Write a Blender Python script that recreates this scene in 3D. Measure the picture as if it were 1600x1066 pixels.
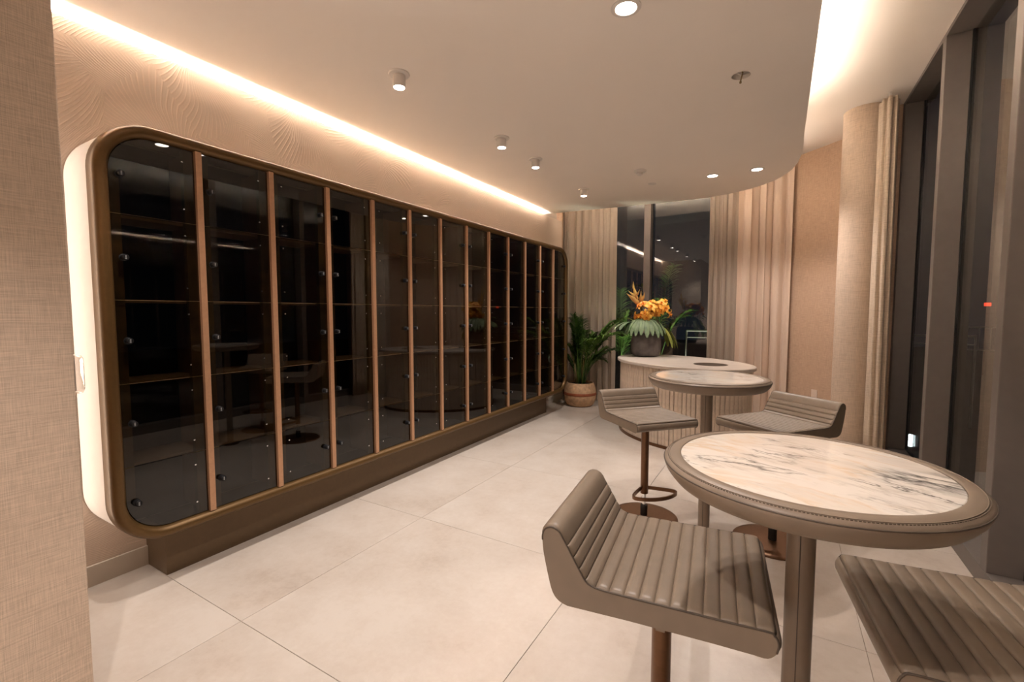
import bpy, bmesh, math, random
from mathutils import Vector, Matrix
random.seed(7)
for o in list(bpy.data.objects): bpy.data.objects.remove(o)
S = bpy.context.scene
COL = S.collection
PI = math.pi
R = math.radians

# ------------------------------------------------------------------ camera, world, exposure
CAMZ = 1.39
cam_d = bpy.data.cameras.new('camera'); cam = bpy.data.objects.new('camera', cam_d); COL.objects.link(cam)
cam_d.sensor_width = 36; cam_d.lens = 16.0; cam_d.clip_start = 0.02; cam_d.clip_end = 200
cam.location = (0, 0, CAMZ); cam.rotation_euler = (R(90 - 3.70), 0, R(30.46))
S.camera = cam
W = bpy.data.worlds.new('night'); S.world = W; W.use_nodes = True
W.node_tree.nodes['Background'].inputs[0].default_value = (0.35, 0.42, 0.6, 1)
W.node_tree.nodes['Background'].inputs[1].default_value = 0.012
S.view_settings.view_transform = 'Standard'; S.view_settings.look = 'None'
S.view_settings.gamma = 1; S.view_settings.use_curve_mapping = False
S.view_settings.exposure = 1.31

WARM = (1.0, 0.90, 0.84)
COVE = (1.0, 0.90, 0.80)
HALO = (1.0, 0.93, 0.87)
CZ = 2.82           # dropped ceiling
UZ = 3.30           # upper ceiling
XW = -2.97          # panelled wall face
XG = 1.06           # right glazing
XF = 0.918          # front of the window fins
YG = 7.01           # back glazing

def area(name, loc, rot, sx, sy, power, color=COVE, spread=180):
    d = bpy.data.lights.new(name, 'AREA'); d.shape = 'RECTANGLE'; d.size = sx; d.size_y = sy
    d.energy = power; d.color = color; d.spread = R(spread)
    o = bpy.data.objects.new(name, d); COL.objects.link(o); o.location = loc; o.rotation_euler = rot
    return o
# LED strip on top of the wall panelling, shining up at the dropped ceiling
area('cove_led', (-3.006, 2.95, 2.779), (PI, R(-12), 0), 0.016, 6.0, 140)
# LED strip on top of the dropped ceiling's edge, shining at the upper ceiling
area('soffit_led', (-0.02, 1.1, 2.975), (PI, R(-25), 0), 0.03, 7.2, 54)
area('soffit_led', (-1.45, 6.02, 2.975), (R(180+25), 0, 0), 2.4, 0.03, 14)
# vertical LED strip in the corner between the return wall's end and the panelled wall
area('corner_led', (-2.955, 0.531, 1.27), (R(90), 0, 0), 0.016, 2.2, 2.5, HALO)

# ------------------------------------------------------------------ materials
def new_mat(name):
    m = bpy.data.materials.new(name); m.use_nodes = True
    nt = m.node_tree; b = nt.nodes['Principled BSDF']
    return m, nt, b
def N(nt, typ, **kw):
    n = nt.nodes.new(typ)
    for k, v in kw.items(): setattr(n, k, v)
    return n
def L(nt, a, b): nt.links.new(a, b)
def val(nt, op, a, b=None, c=None):
    n = N(nt, 'ShaderNodeMath', operation=op)
    for i, x in enumerate((a, b, c)):
        if x is None: continue
        if hasattr(x, 'links'): L(nt, x, n.inputs[i])
        else: n.inputs[i].default_value = x
    return n.outputs[0]
def ramp(nt, fac, stops):
    r = N(nt, 'ShaderNodeValToRGB'); e = r.color_ramp.elements
    while len(e) < len(stops): e.new(0.5)
    for i, (p, c) in enumerate(stops):
        e[i].position = p; e[i].color = (*c, 1)
    L(nt, fac, r.inputs[0]); return r.outputs[0]
def coords(nt, scale=(1, 1, 1), kind='Object'):
    t = N(nt, 'ShaderNodeTexCoord'); mp = N(nt, 'ShaderNodeMapping'); mp.inputs['Scale'].default_value = scale
    L(nt, t.outputs[kind], mp.inputs[0]); return mp.outputs[0]
def bump(nt, b, h, strength=0.3, dist=0.01):
    n = N(nt, 'ShaderNodeBump'); n.inputs['Strength'].default_value = strength; n.inputs['Distance'].default_value = dist
    L(nt, h, n.inputs['Height']); L(nt, n.outputs[0], b.inputs['Normal']); return n

def plain(name, col, rough=0.5, metal=0.0, var=0.06, scale=20, bmp=0.0, spec=0.5, coat=0.0):
    m, nt, b = new_mat(name)
    nz = N(nt, 'ShaderNodeTexNoise'); nz.inputs['Scale'].default_value = scale; nz.inputs['Detail'].default_value = 4
    L(nt, coords(nt), nz.inputs['Vector'])
    lo = tuple(max(0, c * (1 - var)) for c in col); hi = tuple(min(1, c * (1 + var)) for c in col)
    L(nt, ramp(nt, nz.outputs['Fac'], [(0.3, lo), (0.7, hi)]), b.inputs['Base Color'])
    b.inputs['Roughness'].default_value = rough; b.inputs['Metallic'].default_value = metal
    b.inputs['Specular IOR Level'].default_value = spec; b.inputs['Coat Weight'].default_value = coat
    if bmp: bump(nt, b, nz.outputs['Fac'], bmp, 0.002)
    return m

def linen(name, col, sc=1.0, strength=0.35, rough=0.9):
    m, nt, b = new_mat(name)
    n1 = N(nt, 'ShaderNodeTexNoise'); n1.inputs['Scale'].default_value = 1; n1.inputs['Detail'].default_value = 3
    L(nt, coords(nt, (420 * sc, 420 * sc, 14 * sc)), n1.inputs['Vector'])
    n2 = N(nt, 'ShaderNodeTexNoise'); n2.inputs['Scale'].default_value = 1; n2.inputs['Detail'].default_value = 3
    L(nt, coords(nt, (14 * sc, 14 * sc, 420 * sc)), n2.inputs['Vector'])
    f = val(nt, 'MULTIPLY', val(nt, 'ADD', n1.outputs['Fac'], n2.outputs['Fac']), 0.5)
    L(nt, ramp(nt, f, [(0.36, tuple(c * 0.78 for c in col)), (0.64, tuple(min(1, c * 1.15) for c in col))]), b.inputs['Base Color'])
    b.inputs['Roughness'].default_value = rough; b.inputs['Specular IOR Level'].default_value = 0.2
    bump(nt, b, f, strength, 0.002)
    return m

def palm_paper(name, col):
    """embossed palm-frond wall covering: every Voronoi cell carries a frond in its own direction"""
    m, nt, b = new_mat(name)
    t = N(nt, 'ShaderNodeTexCoord'); sp = N(nt, 'ShaderNodeSeparateXYZ'); L(nt, t.outputs['Object'], sp.inputs[0])
    cb = N(nt, 'ShaderNodeCombineXYZ'); L(nt, sp.outputs[1], cb.inputs[0]); L(nt, sp.outputs[2], cb.inputs[1])
    nz = N(nt, 'ShaderNodeTexNoise'); nz.inputs['Scale'].default_value = 1.6; nz.inputs['Detail'].default_value = 1
    L(nt, cb.outputs[0], nz.inputs['Vector'])
    warp = N(nt, 'ShaderNodeVectorMath', operation='MULTIPLY_ADD')
    sub = N(nt, 'ShaderNodeVectorMath', operation='SUBTRACT'); L(nt, nz.outputs['Color'], sub.inputs[0]); sub.inputs[1].default_value = (.5, .5, .5)
    L(nt, sub.outputs[0], warp.inputs[0]); warp.inputs[1].default_value = (.16, .16, 0); L(nt, cb.outputs[0], warp.inputs[2])
    v = N(nt, 'ShaderNodeTexVoronoi', voronoi_dimensions='2D'); v.inputs['Scale'].default_value = 3.0
    L(nt, warp.outputs[0], v.inputs['Vector'])
    loc = N(nt, 'ShaderNodeVectorMath', operation='SUBTRACT'); L(nt, warp.outputs[0], loc.inputs[0]); L(nt, v.outputs['Position'], loc.inputs[1])
    sc = N(nt, 'ShaderNodeSeparateColor'); L(nt, v.outputs['Color'], sc.inputs[0])
    rot = N(nt, 'ShaderNodeVectorRotate', rotation_type='Z_AXIS'); L(nt, loc.outputs[0], rot.inputs['Vector'])
    L(nt, val(nt, 'MULTIPLY', sc.outputs[0], 6.283), rot.inputs['Angle'])
    s2 = N(nt, 'ShaderNodeSeparateXYZ'); L(nt, rot.outputs[0], s2.inputs[0])
    av = val(nt, 'ABSOLUTE', s2.outputs[1])
    # leaflets sweep away from the midrib and bend
    ph = val(nt, 'SUBTRACT', s2.outputs[0], val(nt, 'ADD', val(nt, 'MULTIPLY', av, 0.9), val(nt, 'MULTIPLY', val(nt, 'MULTIPLY', av, av), 4.0)))
    ang = val(nt, 'ARCTAN2', s2.outputs[1], val(nt, 'ADD', s2.outputs[0], 0.26))
    rad = val(nt, 'SQRT', val(nt, 'ADD', val(nt, 'MULTIPLY', s2.outputs[1], s2.outputs[1]), val(nt, 'MULTIPLY', s2.outputs[0], s2.outputs[0])))
    fan = val(nt, 'ADD', val(nt, 'MULTIPLY', ang, 92.0), val(nt, 'MULTIPLY', rad, 70.0))
    pick = val(nt, 'GREATER_THAN', sc.outputs[1], 0.5)
    phs = val(nt, 'ADD', val(nt, 'MULTIPLY', fan, pick), val(nt, 'MULTIPLY', val(nt, 'MULTIPLY', ph, 320.0), val(nt, 'SUBTRACT', 1.0, pick)))
    w = val(nt, 'SINE', phs)
    w = val(nt, 'POWER', val(nt, 'ADD', val(nt, 'MULTIPLY', w, 0.5), 0.5), 5.0)
    fine = N(nt, 'ShaderNodeTexNoise'); fine.inputs['Scale'].default_value = 9; L(nt, cb.outputs[0], fine.inputs['Vector'])
    amp = val(nt, 'SMOOTHSTEP', fine.outputs['Fac'], 0.3, 0.55) if False else fine.outputs['Fac']
    h = val(nt, 'MULTIPLY', w, val(nt, 'MULTIPLY', amp, 1.6))
    grain = N(nt, 'ShaderNodeTexNoise'); grain.inputs['Scale'].default_value = 260; L(nt, cb.outputs[0], grain.inputs['Vector'])
    h = val(nt, 'ADD', h, val(nt, 'MULTIPLY', grain.outputs['Fac'], 0.25))
    L(nt, ramp(nt, h, [(0.0, tuple(c * 0.95 for c in col)), (0.9, tuple(min(1, c * 1.09) for c in col))]), b.inputs['Base Color'])
    b.inputs['Roughness'].default_value = 0.75; b.inputs['Specular IOR Level'].default_value = 0.25
    bump(nt, b, h, 0.5, 0.003)
    return m

def stone_tile(name):
    m, nt, b = new_mat(name)
    oi = N(nt, 'ShaderNodeObjectInfo')
    t = N(nt, 'ShaderNodeTexCoord'); add = N(nt, 'ShaderNodeVectorMath', operation='ADD')
    L(nt, t.outputs['Object'], add.inputs[0])
    cb = N(nt, 'ShaderNodeCombineXYZ'); L(nt, val(nt, 'MULTIPLY', oi.outputs['Random'], 37.0), cb.inputs[0]); L(nt, val(nt, 'MULTIPLY', oi.outputs['Random'], 11.0), cb.inputs[2])
    L(nt, cb.outputs[0], add.inputs[1])
    n1 = N(nt, 'ShaderNodeTexNoise'); n1.inputs['Scale'].default_value = 2.6; n1.inputs['Detail'].default_value = 8; n1.inputs['Roughness'].default_value = 0.62
    L(nt, add.outputs[0], n1.inputs['Vector'])
    n2 = N(nt, 'ShaderNodeTexNoise'); n2.inputs['Scale'].default_value = 28; n2.inputs['Detail'].default_value = 6; n2.inputs['Roughness'].default_value = 0.7
    L(nt, add.outputs[0], n2.inputs['Vector'])
    f = val(nt, 'ADD', val(nt, 'MULTIPLY', n1.outputs['Fac'], 0.7), val(nt, 'MULTIPLY', n2.outputs['Fac'], 0.3))
    L(nt, ramp(nt, f, [(0.30, (0.42, 0.35, 0.292)), (0.45, (0.505, 0.44, 0.38)), (0.62, (0.56, 0.503, 0.446))]), b.inputs['Base Color'])
    L(nt, val(nt, 'ADD', val(nt, 'MULTIPLY', n2.outputs['Fac'], 0.14), 0.27), b.inputs['Roughness'])
    b.inputs['Specular IOR Level'].default_value = 0.45
    bump(nt, b, n2.outputs['Fac'], 0.04, 0.002)
    return m

def marble(name, ang=0.0, blob=(0.2, -0.01), seed=0.0):
    m, nt, b = new_mat(name)
    t = N(nt, 'ShaderNodeTexCoord')
    def streak(sx, sy, off, width, detail=6, dist=0.5, rot=0.0):
        mp = N(nt, 'ShaderNodeMapping'); mp.vector_type = 'POINT'; mp.inputs['Rotation'].default_value = (0, 0, ang + rot); mp.inputs['Scale'].default_value = (1, 1, 1)
        L(nt, t.outputs['Object'], mp.inputs[0])
        m2_ = N(nt, 'ShaderNodeMapping'); m2_.inputs['Scale'].default_value = (sx, sy, 1); m2_.inputs['Location'].default_value = (off + seed, off * 1.7, off)
        L(nt, mp.outputs[0], m2_.inputs[0])
        nz = N(nt, 'ShaderNodeTexNoise'); nz.inputs['Scale'].default_value = 1; nz.inputs['Detail'].default_value = detail; nz.inputs['Roughness'].default_value = 0.58; nz.inputs['Distortion'].default_value = dist
        L(nt, m2_.outputs[0], nz.inputs['Vector'])
        d = val(nt, 'ABSOLUTE', val(nt, 'SUBTRACT', nz.outputs['Fac'], 0.5))
        return val(nt, 'SUBTRACT', 1.0, val(nt, 'MINIMUM', val(nt, 'DIVIDE', d, width), 1.0)), nz.outputs['Fac']
    msk = N(nt, 'ShaderNodeTexNoise'); msk.inputs['Scale'].default_value = 5.5; msk.inputs['Detail'].default_value = 3; L(nt, t.outputs['Object'], msk.inputs['Vector'])
    sep = N(nt, 'ShaderNodeSeparateXYZ'); L(nt, t.outputs['Object'], sep.inputs[0])
    dx = val(nt, 'SUBTRACT', sep.outputs[0], blob[0]); dy = val(nt, 'SUBTRACT', sep.outputs[1], blob[1])
    dd = val(nt, 'SQRT', val(nt, 'ADD', val(nt, 'MULTIPLY', dx, dx), val(nt, 'MULTIPLY', val(nt, 'MULTIPLY', dy, dy), 4.0)))
    bl = N(nt, 'ShaderNodeMapRange'); bl.inputs[1].default_value = 0.04; bl.inputs[2].default_value = 0.15; bl.inputs[3].default_value = 1.0; bl.inputs[4].default_value = 0.0; L(nt, dd, bl.inputs[0])
    mk = N(nt, 'ShaderNodeMapRange'); mk.inputs[1].default_value = 0.50; mk.inputs[2].default_value = 0.66; L(nt, msk.outputs['Fac'], mk.inputs[0])
    mk2 = N(nt, 'ShaderNodeMapRange'); mk2.inputs[1].default_value = 0.60; mk2.inputs[2].default_value = 0.40; L(nt, msk.outputs['Fac'], mk2.inputs[0])
    v1, n1 = streak(3.2, 10, 1.3, 0.018, 7, 0.4)
    v2, n2 = streak(6, 17, 4.1, 0.05, 6, 0.8, 0.15)
    v3, n3 = streak(4, 12, 7.7, 0.06, 5, 0.5, -0.1)
    v4, n4 = streak(7, 26, 2.2, 0.10, 6, 0.6, 0.1)
    cl = ramp(nt, n3, [(0.34, (0.62, 0.55, 0.475)), (0.52, (0.70, 0.645, 0.58))])
    def mix(f, a, c):
        x = N(nt, 'ShaderNodeMixRGB'); L(nt, f, x.inputs[0]); L(nt, a, x.inputs[1]); x.inputs[2].default_value = (*c, 1); return x.outputs[0]
    c = mix(val(nt, 'MULTIPLY', val(nt, 'MULTIPLY', v3, mk2.outputs[0]), 0.55), cl, (0.60, 0.39, 0.19))
    c = mix(val(nt, 'MULTIPLY', val(nt, 'MULTIPLY', v2, mk.outputs[0]), 0.42), c, (0.36, 0.31, 0.26))
    c = mix(val(nt, 'MULTIPLY', v1, val(nt, 'ADD', val(nt, 'MULTIPLY', mk.outputs[0], 0.8), 0.06)), c, (0.07, 0.06, 0.052))
    c = mix(val(nt, 'MULTIPLY', val(nt, 'MULTIPLY', v4, bl.outputs[0]), 0.95), c, (0.05, 0.045, 0.04))
    L(nt, c, b.inputs['Base Color'])
    b.inputs['Roughness'].default_value = 0.07; b.inputs['Specular IOR Level'].default_value = 0.28
    return m

def leather(name, col):
    m, nt, b = new_mat(name)
    v = N(nt, 'ShaderNodeTexVoronoi'); v.inputs['Scale'].default_value = 420; L(nt, coords(nt), v.inputs['Vector'])
    nz = N(nt, 'ShaderNodeTexNoise'); nz.inputs['Scale'].default_value = 14; L(nt, coords(nt), nz.inputs['Vector'])
    L(nt, ramp(nt, nz.outputs['Fac'], [(0.3, tuple(c * .93 for c in col)), (0.7, tuple(c * 1.07 for c in col))]), b.inputs['Base Color'])
    b.inputs['Roughness'].default_value = 0.42; b.inputs['Specular IOR Level'].default_value = 0.4
    bump(nt, b, nz.outputs['Fac'], 0.05, 0.002)
    return m

def glass(name, tint, f0=0.045, rough=0.0, spec=1.0):
    m, nt, b = new_mat(name); nt.nodes.remove(b)
    out = nt.nodes['Material Output']
    tr = N(nt, 'ShaderNodeBsdfTransparent'); tr.inputs[0].default_value = (*tint, 1)
    gl = N(nt, 'ShaderNodeBsdfGlossy'); gl.inputs['Roughness'].default_value = rough; gl.inputs['Color'].default_value = (spec, spec, spec, 1)
    fr = N(nt, 'ShaderNodeFresnel'); fr.inputs['IOR'].default_value = (1 + math.sqrt(f0)) / (1 - math.sqrt(f0))
    geo = N(nt, 'ShaderNodeNewGeometry')     # the same reflectance from both faces of the pane
    ior = N(nt, 'ShaderNodeMapRange'); I = (1 + math.sqrt(f0)) / (1 - math.sqrt(f0))
    ior.inputs[3].default_value = I; ior.inputs[4].default_value = 1 / I; L(nt, geo.outputs['Backfacing'], ior.inputs[0]); 
    L(nt, ior.outputs[0], fr.inputs['IOR'])
    lw = N(nt, 'ShaderNodeLayerWeight'); lw.inputs['Blend'].default_value = 0.5
    # Schlick on the facing ratio
    c1 = val(nt, 'POWER', lw.outputs['Facing'], 5.0)
    fac = val(nt, 'ADD', f0, val(nt, 'MULTIPLY', c1, 1 - f0))
    mx = N(nt, 'ShaderNodeMixShader'); L(nt, fac, mx.inputs[0]); L(nt, tr.outputs[0], mx.inputs[1]); L(nt, gl.outputs[0], mx.inputs[2])
    nt.nodes.remove(fr); nt.nodes.remove(ior); nt.nodes.remove(geo)
    L(nt, mx.outputs[0], out.inputs[0]); return m

def sheer(name, col, see, trans=0.35):
    m, nt, b = new_mat(name); nt.nodes.remove(b); out = nt.nodes['Material Output']
    wv = N(nt, 'ShaderNodeTexNoise'); wv.inputs['Scale'].default_value = 1; L(nt, coords(nt, (300, 300, 20)), wv.inputs['Vector'])
    c = ramp(nt, wv.outputs['Fac'], [(0.35, tuple(x * .98 for x in col)), (0.65, tuple(min(1, x * 1.02) for x in col))])
    d = N(nt, 'ShaderNodeBsdfDiffuse'); L(nt, c, d.inputs[0]); tl = N(nt, 'ShaderNodeBsdfTranslucent'); L(nt, c, tl.inputs[0])
    m1 = N(nt, 'ShaderNodeMixShader'); m1.inputs[0].default_value = trans; L(nt, d.outputs[0], m1.inputs[1]); L(nt, tl.outputs[0], m1.inputs[2])
    tr = N(nt, 'ShaderNodeBsdfTransparent')
    m2 = N(nt, 'ShaderNodeMixShader'); m2.inputs[0].default_value = see; L(nt, m1.outputs[0], m2.inputs[1]); L(nt, tr.outputs[0], m2.inputs[2])
    L(nt, m2.outputs[0], out.inputs[0]); return m

def emit(name, col, s):
    m, nt, b = new_mat(name); b.inputs['Base Color'].default_value = (*col, 1)
    b.inputs['Emission Color'].default_value = (*col, 1); b.inputs['Emission Strength'].default_value = s
    return m

def leafmat(name, c1, c2, scale=8, rough=0.4):
    m, nt, b = new_mat(name)
    oi = N(nt, 'ShaderNodeObjectInfo')
    nz = N(nt, 'ShaderNodeTexNoise'); nz.inputs['Scale'].default_value = scale; nz.inputs['Detail'].default_value = 3; L(nt, coords(nt), nz.inputs['Vector'])
    f = val(nt, 'ADD', val(nt, 'MULTIPLY', nz.outputs['Fac'], 0.7), val(nt, 'MULTIPLY', oi.outputs['Random'], 0.3))
    L(nt, ramp(nt, f, [(0.35, c1), (0.7, c2)]), b.inputs['Base Color']); b.inputs['Roughness'].default_value = rough
    return m

M = dict(
    ceiling=plain('ceiling_paint', (0.92, 0.85, 0.775), 0.85, var=0.01, scale=2),
    paper=palm_paper('palm_wallpaper', (0.66, 0.53, 0.43)),
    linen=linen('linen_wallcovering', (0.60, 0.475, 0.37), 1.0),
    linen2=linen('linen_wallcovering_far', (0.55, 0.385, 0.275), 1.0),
    plaster=plain('plaster', (0.55, 0.45, 0.37), 0.85, var=0.03, scale=5),
    base=plain('baseboard_paint', (0.60, 0.53, 0.45), 0.45, var=0.02),
    tile=stone_tile('porcelain_tile'),
    grout=plain('grout', (0.30, 0.235, 0.175), 0.9, var=0.1, scale=60),
    bronze=plain('bronze_paint', (0.125, 0.068, 0.021), 0.40, 0.5, var=0.05, scale=50),
    plinth=plain('plinth_bronze', (0.13, 0.083, 0.044), 0.42, 0.5, var=0.05, scale=40),
    divider=plain('divider_bronze', (0.52, 0.29, 0.165), 0.42, 0.35, var=0.06, scale=60),
    shell=plain('locker_shell_paint', (0.74, 0.66, 0.58), 0.5, var=0.02),
    dark=plain('locker_inside', (0.012, 0.010, 0.009), 0.6, var=0.2),
    stile=plain('locker_stile_wood', (0.40, 0.30, 0.14), 0.5, var=0.3, scale=12),
    shelf=plain('shelf_bronze', (0.80, 0.60, 0.38), 0.4, 0.1, var=0.1, scale=40),
    lglass=glass('smoked_glass', (0.42, 0.385, 0.33), 0.05, spec=0.95),
    wglass=glass('window_glass', (0.80, 0.82, 0.80), 0.06),
    black=plain('black_metal', (0.012, 0.012, 0.013), 0.25, 0.0, var=0.2, coat=0.3),
    lockblack=plain('lock_black', (0.010, 0.010, 0.011), 0.5, 0.0, var=0.2, spec=0.2),
    digit=plain('white_digit', (0.5, 0.5, 0.5), 0.5, var=0.02),
    chrome=plain('chrome', (0.85, 0.85, 0.84), 0.12, 1.0, var=0.02),
    leather=leather('taupe_leather', (0.200, 0.152, 0.110)),
    tleather=leather('table_leather', (0.205, 0.155, 0.113)),
    stitch=plain('stitch_thread', (0.115, 0.085, 0.062), 0.7, var=0.1),
    seam=plain('leather_seam', (0.075, 0.055, 0.04), 0.6, var=0.1),
    sbronze=plain('stool_bronze', (0.155, 0.078, 0.038), 0.36, 0.75, var=0.08, scale=60),
    marble=marble('veined_marble', R(22), (0.215, 0.005), 0.0),
    marble2=marble('veined_marble_far', R(40), (0.9, 0.9), 9.1),
    fin=plain('mullion_aluminium', (0.165, 0.14, 0.125), 0.5, 0.2, var=0.03),
    gasket=plain('gasket', (0.006, 0.006, 0.006), 0.7, var=0.1),
    white=plain('white_enamel', (0.75, 0.70, 0.65), 0.4, var=0.02),
    lens=emit('lamp_lens', (1.0, 0.93, 0.84), 14.0),
    travertine=plain('travertine', (0.64, 0.555, 0.48), 0.3, var=0.06, scale=9),
    slat=plain('limed_oak_slat', (0.58, 0.47, 0.37), 0.6, var=0.14, scale=14),
    groove=plain('slat_backing', (0.46, 0.36, 0.275), 0.8, var=0.1),
    basin=plain('basin_bronze', (0.10, 0.07, 0.05), 0.4, 0.5, var=0.1),
    vase=plain('dark_stone', (0.105, 0.092, 0.09), 0.6, var=0.45, scale=11, bmp=0.2),
    basket=plain('woven_basket', (0.52, 0.33, 0.19), 0.7, var=0.22, scale=26, bmp=0.4),
    band=plain('rust_leather_band', (0.27, 0.075, 0.03), 0.5, var=0.15),
    soil=plain('soil', (0.03, 0.02, 0.015), 0.95, var=0.4, scale=60),
    palm=leafmat('palm_leaf', (0.025, 0.075, 0.014), (0.14, 0.26, 0.04)),
    stem=leafmat('palm_stem', (0.14, 0.13, 0.035), (0.26, 0.20, 0.07)),
    monstera=leafmat('monstera_leaf', (0.018, 0.055, 0.022), (0.15, 0.21, 0.10), 22, 0.6),
    greenleaf=leafmat('green_leaf', (0.07, 0.12, 0.02), (0.36, 0.36, 0.08), 10),
    orchid=leafmat('orchid_petal', (0.72, 0.24, 0.02), (0.93, 0.55, 0.08), 30, 0.5),
    orchidlip=leafmat('orchid_lip', (0.70, 0.22, 0.02), (0.86, 0.40, 0.05), 30, 0.5),
    bract=leafmat('heliconia_bract', (0.55, 0.24, 0.08), (0.78, 0.56, 0.16), 9, 0.5),
    sheer=sheer('sheer_voile', (0.74, 0.61, 0.49), 0.22, 0.35),
    sheer2=sheer('sheer_voile_open', (0.74, 0.61, 0.49), 0.33, 0.35),
    drape=sheer('linen_drape', (0.78, 0.62, 0.50), 0.0, 0.15),
    drape2=linen('column_drape_linen', (0.60, 0.49, 0.38), 0.8),
    outlet=plain('outlet_plastic', (0.72, 0.60, 0.52), 0.4, var=0.02),
    steel=plain('rail_steel', (0.62, 0.60, 0.57), 0.35, 0.6, var=0.03),
    terrace=plain('terrace_paving', (0.09, 0.085, 0.08), 0.8, var=0.2, scale=4),
    soilbed=plain('garden_soil', (0.02, 0.016, 0.01), 0.9, var=0.3, scale=10),
    acrylic=glass('clear_acrylic', (0.92, 0.9, 0.88), 0.10),
    void=plain('dark_void', (0.004, 0.0035, 0.003), 1.0, var=0.2, spec=0.0),
    cable=plain('cable_sheath', (0.35, 0.26, 0.12), 0.5, var=0.1),
)

# ------------------------------------------------------------------ mesh helpers
def obj(name, verts, faces, mat, parent=None, smooth=False, angle=None):
    me = bpy.data.meshes.new(name); me.from_pydata([tuple(v) for v in verts], [], [tuple(f) for f in faces])
    me.materials.append(mat)
    bm = bmesh.new(); bm.from_mesh(me); bmesh.ops.recalc_face_normals(bm, faces=bm.faces)
    if angle is not None:
        for e in bm.edges:
            if len(e.link_faces) == 2 and e.calc_face_angle(0) > R(angle): e.smooth = False
        smooth = True
    for f in bm.faces: f.smooth = smooth
    bm.to_mesh(me); bm.free()
    o = bpy.data.objects.new(name, me); COL.objects.link(o)
    if parent: o.parent = parent
    return o
def link(name, me, parent=None, loc=(0, 0, 0), rot=(0, 0, 0)):
    o = bpy.data.objects.new(name, me); COL.objects.link(o); o.location = loc; o.rotation_euler = rot
    if parent: o.parent = parent
    return o
def boxg(x0, x1, y0, y1, z0, z1):
    v = [(x, y, z) for z in (z0, z1) for y in (y0, y1) for x in (x0, x1)]
    f = [(0, 2, 3, 1), (4, 5, 7, 6), (0, 1, 5, 4), (2, 6, 7, 3), (0, 4, 6, 2), (1, 3, 7, 5)]
    return v, f
def box(name, x0, x1, y0, y1, z0, z1, mat, parent=None, bev=0.0):
    v, f = boxg(x0, x1, y0, y1, z0, z1)
    o = obj(name, v, f, mat, parent)
    if bev:
        bm = bmesh.new(); bm.from_mesh(o.data)
        bmesh.ops.bevel(bm, geom=bm.edges[:], offset=bev, segments=2, profile=0.5, affect='EDGES')
        bm.to_mesh(o.data); bm.free()
    return o
def joinm(*gs):
    V, F = [], []
    for v, f in gs:
        n = len(V); V += list(v); F += [tuple(i + n for i in q) for q in f]
    return V, F
def lathe(prof, seg=48, cx=0, cy=0):
    V, F = [], []; n = len(prof)
    for i in range(seg):
        a = 2 * PI * i / seg
        for r, z in prof: V.append((cx + r * math.cos(a), cy + r * math.sin(a), z))
    for i in range(seg):
        j = (i + 1) % seg
        for k in range(n - 1): F.append((i * n + k, j * n + k, j * n + k + 1, i * n + k + 1))
    if prof[0][0] > 1e-6: F.append(tuple(i * n for i in range(seg)))
    if prof[-1][0] > 1e-6: F.append(tuple(i * n + n - 1 for i in reversed(range(seg))))
    return V, F
def tubeg(path, r, seg=10, closed=False, caps=True):
    path = [Vector(p) for p in path]; n = len(path); V, F = [], []
    rr = r if isinstance(r, (list, tuple)) else [r] * n
    prev = None
    for i, p in enumerate(path):
        if closed: t = path[(i + 1) % n] - path[i - 1]
        else: t = path[min(i + 1, n - 1)] - path[max(i - 1, 0)]
        t.normalize()
        if prev is None:
            a = Vector((0, 0, 1)) if abs(t.z) < 0.9 else Vector((1, 0, 0))
            u = t.cross(a).normalized()
        else:
            u = (prev - t * prev.dot(t)).normalized()
        prev = u; w = t.cross(u)
        for k in range(seg):
            a = 2 * PI * k / seg
            V.append(p + (u * math.cos(a) + w * math.sin(a)) * rr[i])
    m = n if closed else n - 1
    for i in range(m):
        j = (i + 1) % n
        for k in range(seg):
            k2 = (k + 1) % seg
            F.append((i * seg + k, i * seg + k2, j * seg + k2, j * seg + k))
    if not closed and caps:
        F.append(tuple(range(seg))); F.append(tuple((n - 1) * seg + k for k in reversed(range(seg))))
    return V, F
def prism(poly, z0, z1):
    n = len(poly); V = [(x, y, z0) for x, y in poly] + [(x, y, z1) for x, y in poly]
    F = [tuple(range(n)), tuple(range(2 * n - 1, n - 1, -1))]
    F += [(i, (i + 1) % n, n + (i + 1) % n, n + i) for i in range(n)]
    return V, F
def rrect(a0, a1, b0, b1, r, seg=12):
    """rounded rectangle as a closed list (a, b), counter-clockwise"""
    P = []
    for ca, cb, s in ((a1 - r, b1 - r, 0), (a0 + r, b1 - r, 90), (a0 + r, b0 + r, 180), (a1 - r, b0 + r, 270)):
        for i in range(seg + 1):
            t = R(s + 90 * i / seg); P.append((ca + r * math.cos(t), cb + r * math.sin(t)))
    return P
def empty(name, loc=(0, 0, 0), rz=0):
    o = bpy.data.objects.new(name, None); COL.objects.link(o); o.location = loc; o.rotation_euler = (0, 0, rz)
    o.empty_display_size = 0.1; return o
def tag(o, label=None, cat=None, group=None, kind=None):
    if label: o['label'] = label
    if cat: o['category'] = cat
    if group: o['group'] = group
    if kind: o['kind'] = kind
    return o
def struct(o, label=None): return tag(o, label, kind='structure')
def copy_tree(o, parent=None):
    c = o.copy(); COL.objects.link(c); c.parent = parent
    for ch in list(o.children): copy_tree(ch, c)
    return c

# ------------------------------------------------------------------ the room
Y0 = -2.6
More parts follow.
